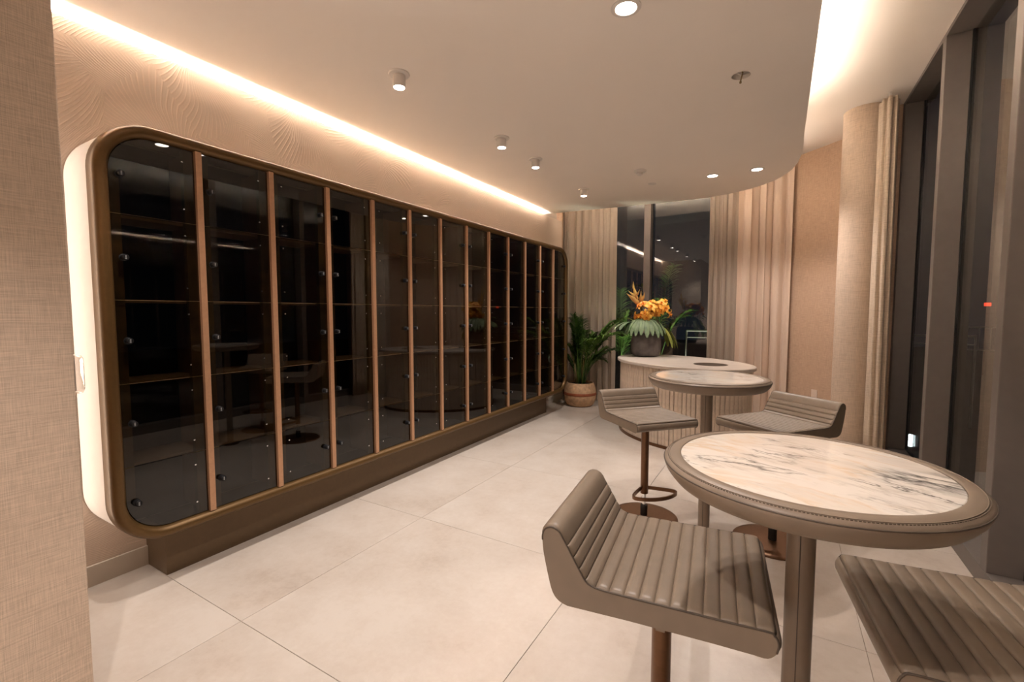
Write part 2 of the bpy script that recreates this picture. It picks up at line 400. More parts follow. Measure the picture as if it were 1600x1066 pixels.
# floor: 1.2 m porcelain tiles over a grout bed
fl = struct(box('floor', -3.12, 1.12, Y0 - .1, 7.1, -0.12, -0.004, M['grout']), 'pale stone-look porcelain floor in large square tiles')
tile_meshes = {}
xs = [-3.12, -2.045, -0.852, 0.350, XG]
ys = [Y0] + [1.073 + 1.196 * k for k in range(-3, 5)] + [YG]
ys = sorted(set(round(y, 3) for y in ys if Y0 - .01 <= y <= YG))
if ys[1] - ys[0] < 0.05: ys.pop(1)
for i in range(len(xs) - 1):
    for j in range(len(ys) - 1):
        w, d = xs[i + 1] - xs[i], ys[j + 1] - ys[j]
        key = (round(w, 3), round(d, 3))
        if key not in tile_meshes:
            g = 0.0012
            t = box('tile', g, w - g, g, d - g, -0.01, 0, M['tile'], None)
            bm = bmesh.new(); bm.from_mesh(t.data)
            bmesh.ops.bevel(bm, geom=[e for e in bm.edges if all(v.co.z > -0.001 for v in e.verts)], offset=0.0008, segments=1, affect='EDGES')
            bm.to_mesh(t.data); bm.free(); tile_meshes[key] = t.data
            t.location = (xs[i], ys[j], 0); t.parent = fl
        else: link('tile', tile_meshes[key], fl, (xs[i], ys[j], 0))

wl = struct(box('wall_left', -2.99, XW, 0.3, 6.58, 0, 2.785, M['paper']), 'beige wall covering embossed with palm fronds')
struct(box('wall_left_core', -3.12, -3.06, Y0, 7.1, 0, UZ, M['plaster']))
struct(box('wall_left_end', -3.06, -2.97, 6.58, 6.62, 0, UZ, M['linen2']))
struct(box('baseboard_left', XW, XW + 0.014, 0.527, 6.58, 0, 0.105, M['base']), 'cream baseboard')
# linen return wall by the camera
rw = struct(box('wall_return', -3.06, -1.90, Y0, 0.527, 0, CZ, M['linen'], bev=0.004), 'linen covered wall end close to the camera')
struct(box('wall_front', -3.12, 1.12, Y0 - 0.1, Y0, 0, UZ, M['linen']))
struct(box('ceiling', -3.12, 1.12, Y0 - .1, 7.1, UZ, UZ + 0.08, M['ceiling']), 'upper ceiling above the light cove')
# dropped ceiling with a rounded corner
edge = [(-3.06, Y0), (0.12, Y0), (0.121, 4.45), (0.126, 4.75), (0.12, 5.0), (0.10, 5.25), (0.055, 5.48), (-0.02, 5.68), (-0.10, 5.83),
        (-0.21, 5.96), (-0.34, 6.07), (-0.50, 6.17), (-0.68, 6.24), (-0.90, 6.275), (-1.27, 6.27), (-1.97, 6.215), (-2.60, 6.145), (-3.06, 6.10)]
hx, hy, hr = -0.252, 3.172, 0.052
def ceiling_slab():
    bm = bmesh.new()
    vs = [bm.verts.new((x, y, CZ)) for x, y in edge]
    for i in range(len(vs)): bm.edges.new((vs[i], vs[(i + 1) % len(vs)]))
    hs = [bm.verts.new((hx + hr * math.cos(2 * PI * k / 28), hy + hr * math.sin(2 * PI * k / 28), CZ)) for k in range(28)]
    for i in range(28): bm.edges.new((hs[i], hs[(i + 1) % 28]))
    bmesh.ops.triangle_fill(bm, edges=bm.edges[:], use_beauty=True, use_dissolve=False)
    bmesh.ops.delete(bm, geom=[f for f in bm.faces if (f.calc_center_median() - Vector((hx, hy, CZ))).length < hr], context='FACES_ONLY')
    ret = bmesh.ops.extrude_face_region(bm, geom=bm.faces[:])
    for g in ret['geom']:
        if isinstance(g, bmesh.types.BMVert): g.co.z = CZ + 0.13
    bmesh.ops.recalc_face_normals(bm, faces=bm.faces)
    me = bpy.data.meshes.new('ceiling_soffit'); bm.to_mesh(me); bm.free(); me.materials.append(M['ceiling'])
    return link('ceiling_soffit', me)
struct(ceiling_slab(), 'dropped ceiling with a rounded corner')
# back wall diagonal, column, side wall
a, b_ = Vector((-0.16, 7.006)), Vector((0.74, 6.137))
nrm = Vector((0.694, 0.719))
dv = [a, b_, b_ + Vector((0.26, 0)), Vector((1.0, 7.1)), a + Vector((0.0, 0.09))]
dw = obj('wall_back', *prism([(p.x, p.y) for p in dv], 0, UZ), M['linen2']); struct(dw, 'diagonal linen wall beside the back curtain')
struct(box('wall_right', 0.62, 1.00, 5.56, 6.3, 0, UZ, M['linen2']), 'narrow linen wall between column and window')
colm = obj('column', *lathe([(0.183, 0), (0.183, UZ)], 48, 0.652, 5.565), M['linen'], smooth=False, angle=40)
struct(colm, 'round column wrapped in linen fabric')
# right glazing: fins, sill, header, panes
fy = [5.485, 4.29, 3.06, 1.86, 0.66, -0.54, -1.74]
def fin(name, x0, x1, y0, y1, z0, z1, n, lab=None):
    return struct(box(name, x0, x1, y0, y1, z0, z1, M['fin'], bev=0.003), lab)
win = struct(empty('window_1', (0, 0, 0)), 'floor-to-ceiling window wall with deep grey fins')
for k, y in enumerate(fy):
    box('mullion', XF, XG + (0.06 if k else 0.011), y, y + 0.08, 0.10, UZ - 0.03, M['fin'], win, 0.003)
    box('gasket', XG - 0.012, XG - 0.001, y - 0.012, y - 0.0005, 0.10, UZ - 0.03, M['gasket'], win)
box('sill', XF, XG + 0.011, Y0, 5.56, 0, 0.10, M['fin'], win, 0.003)
box('header', XF, XG + 0.06, Y0, 5.56, UZ - 0.03, UZ - 0.001, M['fin'], win, 0.003)
box('gasket', XG - 0.012, XG - 0.001, Y0, 5.48, 0.10, 0.112, M['gasket'], win)
for k, y in enumerate(fy):
    y0 = fy[k + 1] + 0.08 if k + 1 < len(fy) else Y0
    box('pane', XG, XG + 0.01, y0, y, 0.1, UZ - 0.03, M['wglass'], win)
# back glazing
win2 = struct(empty('window_2', (0, 0, 0)), 'tall back window with one pale mullion in view')
bx = [-2.93, -1.775, -0.60]
for x in bx:
    box('mullion', x, x + 0.095, 6.87, YG + 0.06, 0.10, UZ - 0.03, M['fin'], win2, 0.003)
    box('gasket', x + 0.0955, x + 0.107, YG - 0.012, YG - 0.001, 0.1, UZ - 0.03, M['gasket'], win2)
box('sill', -3.06, -0.16, 6.87, YG + 0.06, 0, 0.10, M['fin'], win2, 0.003)
box('header', -3.06, -0.16, 6.87, YG + 0.06, UZ - 0.03, UZ - 0.001, M['fin'], win2, 0.003)
for x0, x1 in ((-3.06, -2.93), (-2.835, -1.775), (-1.68, -0.60), (-0.505, -0.16)):
    box('pane', x0, x1, YG, YG + 0.01, 0.1, UZ - 0.03, M['wglass'], win2)

# ------------------------------------------------------------------ ceiling lights
def spot(loc, power, size=105, blend=0.55, rad=0.025):
    d = bpy.data.lights.new('spot_lamp', 'SPOT'); d.energy = power; d.color = WARM; d.spot_size = R(size); d.spot_blend = blend; d.shadow_soft_size = rad
    o = bpy.data.objects.new('spot_lamp', d); COL.objects.link(o); o.location = loc
    return o
def spotlight(x, y, lab, p=36, sz=86):
    t = tag(empty('ceiling_spotlight', (x, y, CZ)), lab, 'spotlight', 'white surface spotlights along the locker wall')
    obj('collar', *lathe([(0.062, 0.0), (0.064, -0.004), (0.060, -0.010), (0.034, -0.012)], 32), M['white'], t, angle=40)
    obj('barrel', *lathe([(0.035, -0.011), (0.037, -0.016), (0.037, -0.078), (0.0335, -0.082), (0.0325, -0.074), (0.0, -0.072)], 32), M['white'], t, angle=40)
    obj('lens', *lathe([(0.0, -0.086), (0.020, -0.0845), (0.029, -0.081), (0.0322, -0.076), (0, -0.0755)], 24), M['lens'], t, True)
    s = spot((0, 0, -0.094), p, sz, 0.8); s.parent = t
def downlight(x, y, lab, p=30, sz=100):
    t = tag(empty('recessed_downlight', (x, y, CZ)), lab, 'downlight', 'round recessed ceiling downlights')
    obj('trim_ring', *lathe([(0.070, 0.0), (0.070, -0.004), (0.050, -0.007), (0.046, -0.001)], 40), M['white'], t, angle=40)
    obj('lens', *lathe([(0.0, -0.003), (0.047, -0.003), (0.047, -0.001), (0, -0.001)], 32), M['lens'], t)
    s = spot((0, 0, -0.012), p, sz, 0.5, 0.018); s.parent = t
for y, lab in ((2.102, 'white cylinder ceiling spotlight nearest the camera, largest in the row'), (3.276, 'second white cylinder ceiling spotlight of the row from the camera'),
               (3.880, 'third white cylinder ceiling spotlight of the row from the camera'), (5.10, 'farthest white cylinder ceiling spotlight, close to the back curtain')):
    spotlight(-2.025, y, lab, 35 if y < 5 else 31, 86 if y < 5 else 125)
spotlight(-2.025, 0.93, 'white cylinder ceiling spotlight above the near end of the lockers')
downlight(-0.673, 2.203, 'large round downlight at the top edge of the picture', 30)
downlight(-0.640, 1.93, 'round downlight mirrored in the first locker column', 22)
spotlight(-1.25, -0.9, 'added white cylinder fill spotlight, unseen beside the near linen wall just behind the camera', 105, 68)  # unseen fill spotlights added behind the view to brighten the ceiling
spotlight(-1.25, -1.75, 'added white cylinder fill spotlight, unseen beside the near linen wall farther behind the camera', 105, 68)
downlight(-0.45, -1.0, 'added round fill downlight, unseen just behind the camera', 105, 76)  # strong downlights out of view, added so floor bounce lifts the ceiling
downlight(-0.45, -1.9, 'added round fill downlight, unseen near the wall behind the camera', 105, 76)
downlight(-0.640, -0.05, 'round downlight overhead, before the nearest stool', 44)
downlight(-0.662, 5.291, 'left one of two small far downlights near the curved ceiling edge', 21, 135)
downlight(-0.247, 5.283, 'right one of two small far downlights near the curved ceiling edge', 21, 135)
# open junction hole with loose cable
jh = tag(empty('cable_hole', (hx, hy, CZ)), 'open round ceiling hole with a loose hanging cable', 'cable hole')
obj('can', *lathe([(0.0, 0.11), (0.056, 0.11), (0.056, 0.002), (0.0525, 0.002), (0.0525, 0.105), (0, 0.105)], 28), M['void'], jh, angle=40)
obj('cable', *tubeg([(-0.01, 0.01, 0.10), (-0.005, 0.005, 0.05), (0.01, -0.01, 0.01), (0.004, -0.02, -0.02), (0.0, -0.024, -0.045)], 0.004, 8), M['cable'], jh, True)
obj('cable_tip', *lathe([(0, -0.058), (0.006, -0.055), (0.007, -0.048), (0.004, -0.042), (0, -0.041)], 10, 0.0, -0.024), M['cable'], jh, True)
obj('strap', *tubeg([(0.045, 0.03, 0.02), (0.0, 0.0, 0.004), (-0.03, -0.03, 0.015)], 0.005, 8), M['white'], jh, True)
sm = tag(empty('smoke_detector', (-1.273, 4.728, CZ)), 'small white smoke detector on the dropped ceiling', 'smoke detector')
obj('base', *lathe([(0.062, 0), (0.062, -0.010), (0.052, -0.020), (0.03, -0.022)], 28), M['white'], sm, angle=40)
obj('sensor', *lathe([(0.03, -0.022), (0.028, -0.045), (0.02, -0.050), (0, -0.050)], 24), M['white'], sm, angle=40)
sp_ = obj('sprinkler_cover', *lathe([(0.045, 0), (0.045, -0.006), (0.038, -0.009), (0, -0.009)], 28), M['white'], None, angle=40)
sp_.location = (-1.279, 5.265, CZ); tag(sp_, 'flat round sprinkler cover on the ceiling beyond the smoke detector', 'sprinkler cover')

# ------------------------------------------------------------------ locker wall
CY0, CY1, CZ0, CZ1 = 0.822, 6.0, 0.257, 2.270
LW = tag(empty('wine_locker_wall', (-2.76, 3.4, 0)), 'long wall of smoked glass wine lockers in a rounded bronze frame', 'locker cabinet')
inv = Vector((2.76, -3.4, 0))
def lpart(name, g, mat, parent=None, **k):
    o = obj(name, g[0], g[1], mat, None, **k)
    o.data.transform(Matrix.Translation(inv)); o.parent = parent or LW
    return o
def sweep(path, prof):
    """path: closed (y,z) ring given as function of inset d; prof: list of (inset, x)"""
    V, F = [], []; rings = [path(d) for d, x in prof]; n = len(rings[0])
    for (d, x), ring in zip(prof, rings): V += [(x, y, z) for y, z in ring]
    for k in range(len(prof) - 1):
        for i in range(n):
            j = (i + 1) % n; F.append((k * n + i, k * n + j, (k + 1) * n + j, (k + 1) * n + i))
    return V, F
def ring(d): return rrect(CY0 + d, CY1 - d, CZ0 + d, CZ1 - d, 0.235 - d, 14)
lpart('shell', sweep(ring, [(0.05, -2.964), (0.003, -2.964), (0.003, -2.66), (0.05, -2.66)]), M['shell'], angle=40)
bk = ring(0.03); n = len(bk)
lpart('back_panel', ([(-2.915, y, z) for y, z in bk] + [(-2.905, y, z) for y, z in bk],
      [tuple(range(n)), tuple(range(2 * n - 1, n - 1, -1))] + [(i, (i + 1) % n, n + (i + 1) % n, n + i) for i in range(n)]), M['dark'])
lpart('frame', sweep(ring, [(0.0, -2.685), (0.0, -2.635), (0.004, -2.618), (0.012, -2.608), (0.022, -2.602), (0.034, -2.601), (0.046, -2.606), (0.055, -2.616), (0.059, -2.63), (0.06, -2.66)]), M['bronze'], angle=50)
lpart('plinth', boxg(XW + 0.001, -2.745, 1.075, 5.60, 0, 0.262), M['plinth'])
iy0, iy1, iz0, iz1 = CY0 + 0.0605, CY1 - 0.0605, CZ0 + 0.0605, CZ1 - 0.0605
dvs = [1.252 + 0.39 * k for k in range(12)]
g = boxg(-2.90, -2.612, -0.0145, 0.0145, iz0 - .002, iz1 + .002)
dm = None
for y in dvs:
    if dm is None:
        o = obj('divider', *g, M['divider'], LW); dm = o.data; o.location = inv + Vector((0, y, 0))
    else: link('divider', dm, LW, inv + Vector((0, y, 0)))
bays = []; e = [iy0] + dvs + [iy1]
for k in range(13): bays.append((e[k] + (0.016 if k else 0.001), e[k + 1] - (0.016 if k < 12 else 0.001)))
rows = [iz0 + .001, 0.652, 1.05, 1.443, 1.84, iz1 - .001]
lockz = [0.476, 0.86, 1.253, 1.64, 2.02]
lockside = [0, 0, 1, 0, 1, 0, 1, 0, 1, 0, 1, 0, 1]
# the dial lock
def lock_mesh():
    V, F = lathe([(0.0, 0.030), (0.011, 0.030), (0.0145, 0.026), (0.0145, 0.004), (0.017, 0.003), (0.017, 0.0), (0, 0)], 16)
    V = [(z, y, -x) for x, y, z in V]; nb = len(F)
    for k in (-1, 0, 1):
        bv, bf = boxg(0.0295, 0.0308, -0.0030, 0.0030, -0.0011 + k * 0.0062, 0.0011 + k * 0.0062)
        V, F = joinm((V, F), (bv, bf))
    o = obj('lock', V, F, M['lockblack'], angle=40); o.data.materials.append(M['digit'])
    for i, p in enumerate(o.data.polygons):
        if i >= nb: p.material_index = 1
    return o
lk0 = lock_mesh(); lkm = lk0.data; bpy.data.objects.remove(lk0)
hg = joinm(lathe([(0.0045, 0), (0.0045, 0.003), (0, 0.0035)], 10), )
def hinge_mesh(h):
    v1 = [(z, y, -x) for x, y, z in hg[0]]
    V, F = joinm((v1, hg[1]), ([(x, y, z + h) for x, y, z in v1], hg[1]))
    return obj('hinge', V, F, M['chrome'], None).data
hms = {}
r_in = 0.175
for k, (y0, y1) in enumerate(bays):
    for s, yy in ((0, y0), (1, y1 - 0.042)):
        lpart('stile', boxg(-2.675, -2.645, yy, yy + 0.042, iz0 + (.17 if (k == 0 and s == 0) or (k == 12 and s == 1) else 0), iz1 - (.17 if (k == 0 and s == 0) or (k == 12 and s == 1) else 0)), M['stile'])
    for z in rows[1:5]: lpart('shelf', boxg(-2.902, -2.680, y0 + 0.002, y1 - 0.002, z - 0.010, z + 0.004), M['shelf'])
    for j in range(5):
        z0, z1 = rows[j] + 0.0015, rows[j + 1] - 0.0015
        P = [(y1, z1), (y0, z1), (y0, z0), (y1, z0)]
        ci = None
        if k == 0 and j == 4: ci, ctr, st = 1, (y0 + r_in, z1 - r_in), 90
        if k == 0 and j == 0: ci, ctr, st = 2, (y0 + r_in, z0 + r_in), 180
        if k == 12 and j == 0: ci, ctr, st = 3, (y1 - r_in, z0 + r_in), 270
        if k == 12 and j == 4: ci, ctr, st = 0, (y1 - r_in, z1 - r_in), 0
        if ci is not None:
            arc = [(ctr[0] + r_in * math.cos(R(st + 90 * t / 10)), ctr[1] + r_in * math.sin(R(st + 90 * t / 10))) for t in range(11)]
            P = P[:ci] + arc + P[ci + 1:]
        n = len(P)
        yc, zc = (y0 + y1) / 2, (z0 + z1) / 2
        V = [(0.003, y - yc, z - zc) for y, z in P] + [(-0.003, y - yc, z - zc) for y, z in P]
        F = [tuple(range(n)), tuple(range(2 * n - 1, n - 1, -1))] + [(i, (i + 1) % n, n + (i + 1) % n, n + i) for i in range(n)]
        d = obj('door', V, F, M['lglass'], LW); d.location = inv + Vector((-2.633, yc, zc))
        ly = (y0 + 0.038) if lockside[k] == 0 else (y1 - 0.042)
        link('lock', lkm, d, (0.003, ly - yc, lockz[j] - zc))
        h = round(z1 - z0 - 0.13, 3)
        if h not in hms:
            hm = hinge_mesh(h); hms[h] = hm
            for q in [q for q in bpy.data.objects if q.data is hm]: bpy.data.objects.remove(q)
        yh = (y1 - 0.055) if lockside[k] == 0 else (y0 + 0.055)
        link('hinge', hms[h], d, (0.003, yh - yc, z0 + 0.065 - zc))

# wall plate on the return wall's end
pl = tag(empty('wall_control', (-1.975, 0.5275, 1.19)), 'clear covered wall control on the end of the near linen wall', 'wall control')
V, F = [], []
pp = rrect(-0.06, 0.06, -0.062, 0.062, 0.012, 5); n = len(pp)
V = [(x, 0, z) for x, z in pp] + [(x * .98, 0.024, z * .98) for x, z in pp] + [(x * .8, 0.030, z * .85) for x, z in pp]
F = [tuple(range(n)), tuple(range(3 * n - 1, 2 * n - 1, -1))] + [(q * n + i, q * n + (i + 1) % n, (q + 1) * n + (i + 1) % n, (q + 1) * n + i) for q in (0, 1) for i in range(n)]
obj('cover', V, F, M['acrylic'], pl, angle=30)
box('backplate', -0.045, 0.045, 0.0005, 0.010, -0.048, 0.048, M['white'], pl, 0.002)

# ------------------------------------------------------------------ bar tables
def bar_table(x, y, zt, lab, rz, mar):
    t = tag(empty('bar_table', (x, y, 0), rz), lab, 'table', 'round marble bar tables')
    RR = 0.298
    obj('marble_top', *lathe([(0, zt - 0.02), (0.259, zt - 0.02), (0.259, zt - 0.001), (0.2575, zt), (0, zt)], 96), mar, t, angle=30)
    lr = obj('leather_rim', *lathe([(0.2595, zt - 0.022), (0.2595, zt + 0.0005), (0.262, zt + 0.002), (0.274, zt + 0.0015), (0.2885, zt - 0.002), (0.296, zt - 0.008),
         (0.2978, zt - 0.0125), (0.2968, zt - 0.017), (0.2925, zt - 0.028), (0.284, zt - 0.040), (0.275, zt - 0.050), (0.266, zt - 0.054), (0.03, zt - 0.056), (0.03, zt - 0.03)], 96), M['tleather'], t, angle=35)
    for rr, zz in ((0.2970, zt - 0.0105), (0.2855, zt - 0.0006)):
        obj('seam', *tubeg([(rr * math.cos(2 * PI * i / 96), rr * math.sin(2 * PI * i / 96), zz) for i in range(96)], 0.0011 if rr < .29 else 0.0016, 6, True), M['seam'] if rr > .29 else M['tleather'], lr, True)
    if True:   # stitches along the rim
        st = [boxg(-0.0022, 0.0022, -0.0006, 0.0006, 0, 0.0012)] ; V, F = [], []
        for i in range(300):
            a = 2 * PI * i / 300; c, s = math.cos(a), math.sin(a)
            v, f = boxg(-0.0005, 0.0005, -0.0019, 0.0019, -0.0008, 0.0012)
            v = [((0.2888 + px) * c - py * s, (0.2888 + px) * s + py * c, zt - 0.0022 + pz) for px, py, pz in v]
            nV = len(V); V += v; F += [tuple(q + nV for q in ff) for ff in f]
        so = obj('stitching', V, F, M['stitch'], lr); so['kind'] = 'stuff'
    po = obj('pole', *lathe([(0.0285, 0.012), (0.0285, zt - 0.055)], 32), M['tleather'], t, angle=40)
    obj('seam', *tubeg([(0.0287 * math.cos(R(265) - rz), 0.0287 * math.sin(R(265) - rz), z) for z in (0.013, 0.5, zt - 0.057)], 0.0012, 6), M['seam'], po)
    obj('base', *lathe([(0.0, 0.016), (0.0275, 0.016), (0.070, 0.013), (0.078, 0.008), (0.078, 0.0), (0, 0)], 64), M['sbronze'], t, angle=40)
    return t
bar_table(0.058, 1.192, 1.05, 'large round marble bar table nearest the camera, between two stools', R(0), M['marble'])
bar_table(-0.317, 2.561, 1.05, 'smaller looking round marble bar table in front of the slatted console', R(40), M['marble2'])

# ------------------------------------------------------------------ bar stools
def catmull(P, per=8):
    out = []
    for i in range(len(P) - 1):
        p0, p1, p2, p3 = P[max(i - 1, 0)], P[i], P[i + 1], P[min(i + 2, len(P) - 1)]
        for k in range(per):
            t = k / per
            out.append(tuple(0.5 * ((2 * b) + (-a + c) * t + (2 * a - 5 * b + 4 * c - d) * t * t + (-a + 3 * b - 3 * c + d) * t ** 3) for a, b, c, d in zip(p0, p1, p2, p3)))
    out.append(P[-1]); return out
SW = 0.438
KS = 0.9
def arc(P):
    s = [0]
    for a, b in zip(P, P[1:]): s.append(s[-1] + math.dist(a, b))
    return s
def at(P, s, t):
    for i in range(len(P) - 1):
        if t <= s[i + 1] or i == len(P) - 2:
            f = (t - s[i]) / (s[i + 1] - s[i]); 
            j0, j1 = max(i - 1, 0), min(i + 2, len(P) - 1)
            d0 = (P[i + 1][0] - P[j0][0], P[i + 1][1] - P[j0][1]); d1 = (P[j1][0] - P[i][0], P[j1][1] - P[i][1])
            l0, l1 = math.hypot(*d0), math.hypot(*d1)
            return tuple(a + (b - a) * f for a, b in zip(P[i], P[i + 1])), tuple(x0 / l0 * (1 - f) + x1 / l1 * f for x0, x1 in zip(d0, d1))
def pad(name, path, seams, mat, parent, thick=0.0108, bulge=0.006):
    """channel-stitched upholstery laid over the shell: path in (u, z), normal to its left"""
    P = path; s = arc(P); T = s[-1]
    ts = []
    for a, b in zip(seams, seams[1:]):
        m = 16
        ts += [a + (b - a) * (0.5 - 0.5 * math.cos(PI * k / m)) for k in range(m)]
    ts.append(seams[-1])
    hw = SW / 2
    vs = [-hw, -hw + .0015, -hw + 0.004, -hw + 0.009, -hw + 0.016, -hw + 0.03, -0.15, -0.1, -.05, 0, .05, 0.1, .15, hw - 0.03, hw - 0.016, hw - 0.009, hw - 0.004, hw - .0015, hw]
    eh = [0.0, 0.45, 0.72, 0.92, 1, 1, 1, 1, 1, 1, 1, 1, 1, 1, 1, 0.92, 0.72, 0.45, 0.0]
    V, F = [], []
    for t in ts:
        (u, z), (du, dz) = at(P, s, min(t, T)); l = math.hypot(du, dz); nu, nz = dz / l, -du / l
        for a, b in zip(seams, seams[1:]):
            if a <= t <= b + 1e-9:
                q = (t - a) / (b - a); sc = math.sqrt(max(0, 1 - abs(2 * q - 1) ** 3)); break
        endf = min(1, math.sqrt(max(0.0, min(t, T - t)) / 0.01))
        for v, hh in zip(vs, eh):
            h = (thick - bulge) * hh * (0.4 + 0.6 * endf) + bulge * sc * min(1, hh * 1.0)
            V.append((u + nu * h, v, z + nz * h))
    m = len(vs)
    for i in range(len(ts) - 1):
        for k in range(m - 1): F.append((i * m + k, i * m + k + 1, (i + 1) * m + k + 1, (i + 1) * m + k))
    return obj(name, V, F, mat, parent, True)
seat_line = catmull([(0.425, -0.052), (0.428, -0.032), (0.421, -0.016), (0.405, -0.011), (0.30, -0.012), (0.15, -0.012), (0.05, -0.012), (0.012, -0.0095)], 14)
back_line = catmull([(0.012, -0.0095), (-0.012, 0.000), (-0.030, 0.025), (-0.052, 0.062), (-0.078, 0.106), (-0.090, 0.124), (-0.108, 0.131), (-0.124, 0.124), (-0.130, 0.108), (-0.130, 0.095)], 14)
rear = catmull([(-0.130, 0.095), (-0.126, 0.06), (-0.113, 0.0), (-0.101, -0.042), (-0.085, -0.062), (-0.062, -0.070)], 5)
under = [(-0.062, -0.070), (0.1, -0.066), (0.30, -0.065), (0.385, -0.066)] 
nose = catmull([(0.385, -0.066), (0.41, -0.066), (0.425, -0.052)], 4)
seat_line, back_line, rear, under, nose = [[(KS * a_, KS * b_) for a_, b_ in q_] for q_ in (seat_line, back_line, rear, under, nose)]
outline = seat_line[:-1] + back_line[:-1] + rear[:-1] + under[:-1] + nose[:-1]
def make_stool():
    t = empty('bar_stool')
    up = tag(empty('seat_assembly'), kind=None) if False else None
    hw = SW / 2; n = len(outline)
    cx = sum(p[0] for p in outline) / n; 
    V = []; levels = [(-hw, 0.004), (-hw + 0.004, 0.0), (hw - 0.004, 0.0), (hw, 0.004)]
    # inset by moving along the local normal
    def inset(d):
        Q = []
        for i in range(n):
            a, b = outline[i - 1], outline[(i + 1) % n]; du, dz = b[0] - a[0], b[1] - a[1]; l = math.hypot(du, dz) or 1
            Q.append((outline[i][0] + dz / l * d, outline[i][1] - du / l * d))
        return Q
    for v, d in levels: V += [(u, v, z) for u, z in inset(d)]
    F = [(k * n + i, k * n + (i + 1) % n, (k + 1) * n + (i + 1) % n, (k + 1) * n + i) for k in range(3) for i in range(n)]
    F += [tuple(range(n)), tuple(range(4 * n - 1, 3 * n - 1, -1))]
    obj('shell', V, F, M['leather'], t, angle=50)
    Ts = arc(seat_line)[-1]; ns = 12; 
    pad('seat', seat_line, [Ts * k / ns for k in range(ns + 1)], M['leather'], t)
    Tb = arc(back_line)[-1]
    pad('backrest', back_line, [0, 0.031, 0.060, 0.089, 0.118, Tb], M['leather'], t)
    for sgn in (-1, 1):
        pth = []
        for Q in (seat_line, back_line):
            for i, p in enumerate(Q[:-1]):
                a, b = Q[max(i - 1, 0)], Q[i + 1]; du, dz = b[0] - a[0], b[1] - a[1]; l = math.hypot(du, dz)
                pth.append((p[0] + dz / l * 0.0035, sgn * (hw - 0.0005), p[1] - du / l * 0.0035))
        obj('piping', *tubeg(pth, 0.0022, 6), M['seam'], t, True)
    return t
def finish_stool(t, zs):
    """column parts hang under a seat whose top is at zs; origin of the thing is on the floor under the column"""
    for ch in t.children:
        ch.location = (-0.143, 0, zs)
    zb = zs - 0.060
    box('seat_plate', -0.075, 0.075, -0.07, 0.07, zb - 0.012, zb + 0.006, M['sbronze'], t, 0.002)
    obj('lever', *joinm(boxg(0.005, 0.025, -0.205, -0.03, zb - 0.018, zb - 0.012), ), M['leather'], t)
    tb = 0.165 + (zs - 0.713)
    obj('column', *lathe([(0.0235, tb), (0.0255, tb + 0.003), (0.0255, zb - 0.010)], 28), M['sbronze'], t, angle=40)
    obj('piston', *lathe([(0.0125, 0.085), (0.0125, tb + 0.01)], 20), M['chrome'], t, angle=40)
    obj('sleeve', *lathe([(0.0235, 0.012), (0.0235, 0.086), (0.0, 0.088)], 24), M['black'], t, angle=40)
    obj('base', *lathe([(0.0, 0.016), (0.024, 0.016), (0.19, 0.011), (0.214, 0.009), (0.219, 0.005), (0.219, 0.0), (0, 0)], 64), M['sbronze'], t, angle=40)
    zf = tb + 0.035
    # D-shaped foot rest
    P = [(0.0, -0.028), (0.035, -0.075), (0.09, -0.140), (0.115, -0.155), (0.14, -0.150), (0.165, -0.115), (0.185, -0.06), (0.192, 0.0)]
    P = P + [(x, -y) for x, y in reversed(P[:-1])]
    P = catmull(P, 4)
    V, F = [], []
    for x, y in P:
        pass
    pth = [Vector((x, y, zf)) for x, y in P]; V, F = [], []; n = len(pth)
    for i, p in enumerate(pth):
        d = (pth[min(i + 1, n - 1)] - pth[max(i - 1, 0)]).normalized(); nn = Vector((d.y, -d.x, 0))
        for a, b in ((-0.005, -0.011), (0.005, -0.011), (0.005, 0.011), (-0.005, 0.011)): V.append(p + nn * a + Vector((0, 0, b)))
    for i in range(n - 1):
        for k in range(4): F.append((i * 4 + k, i * 4 + (k + 1) % 4, (i + 1) * 4 + (k + 1) % 4, (i + 1) * 4 + k))
    F += [(0, 1, 2, 3), tuple((n - 1) * 4 + k for k in (3, 2, 1, 0))]
    obj('footrest', V, F, M['sbronze'], t, angle=40)
G = 'taupe leather bar stools'
proto = make_stool()
stools = [proto] + [copy_tree(proto) for _ in range(3)]
SP = [((-0.2765, 1.219), 6.36, 0.744, 'taupe channelled leather bar stool at the bottom centre, back towards the lockers'),
      ((-0.774, 3.064), -42.4, 0.713, 'taupe leather bar stool with full column and footrest visible, left of the far table'),
      ((0.021, 3.12), -128.6, 0.746, 'taupe leather bar stool in front of the column, seen from its open side'),
      ((0.452, 1.285), 187, 0.744, 'taupe channelled leather bar stool seat cut off by the bottom right corner')]
for st, ((x, y), rz, zs, lab) in zip(stools, SP):
    finish_stool(st, zs); st.location = (x + 0.028 * math.cos(R(rz)), y + 0.028 * math.sin(R(rz)), 0); st.rotation_euler = (0, 0, R(rz)); tag(st, lab, 'bar stool', G)

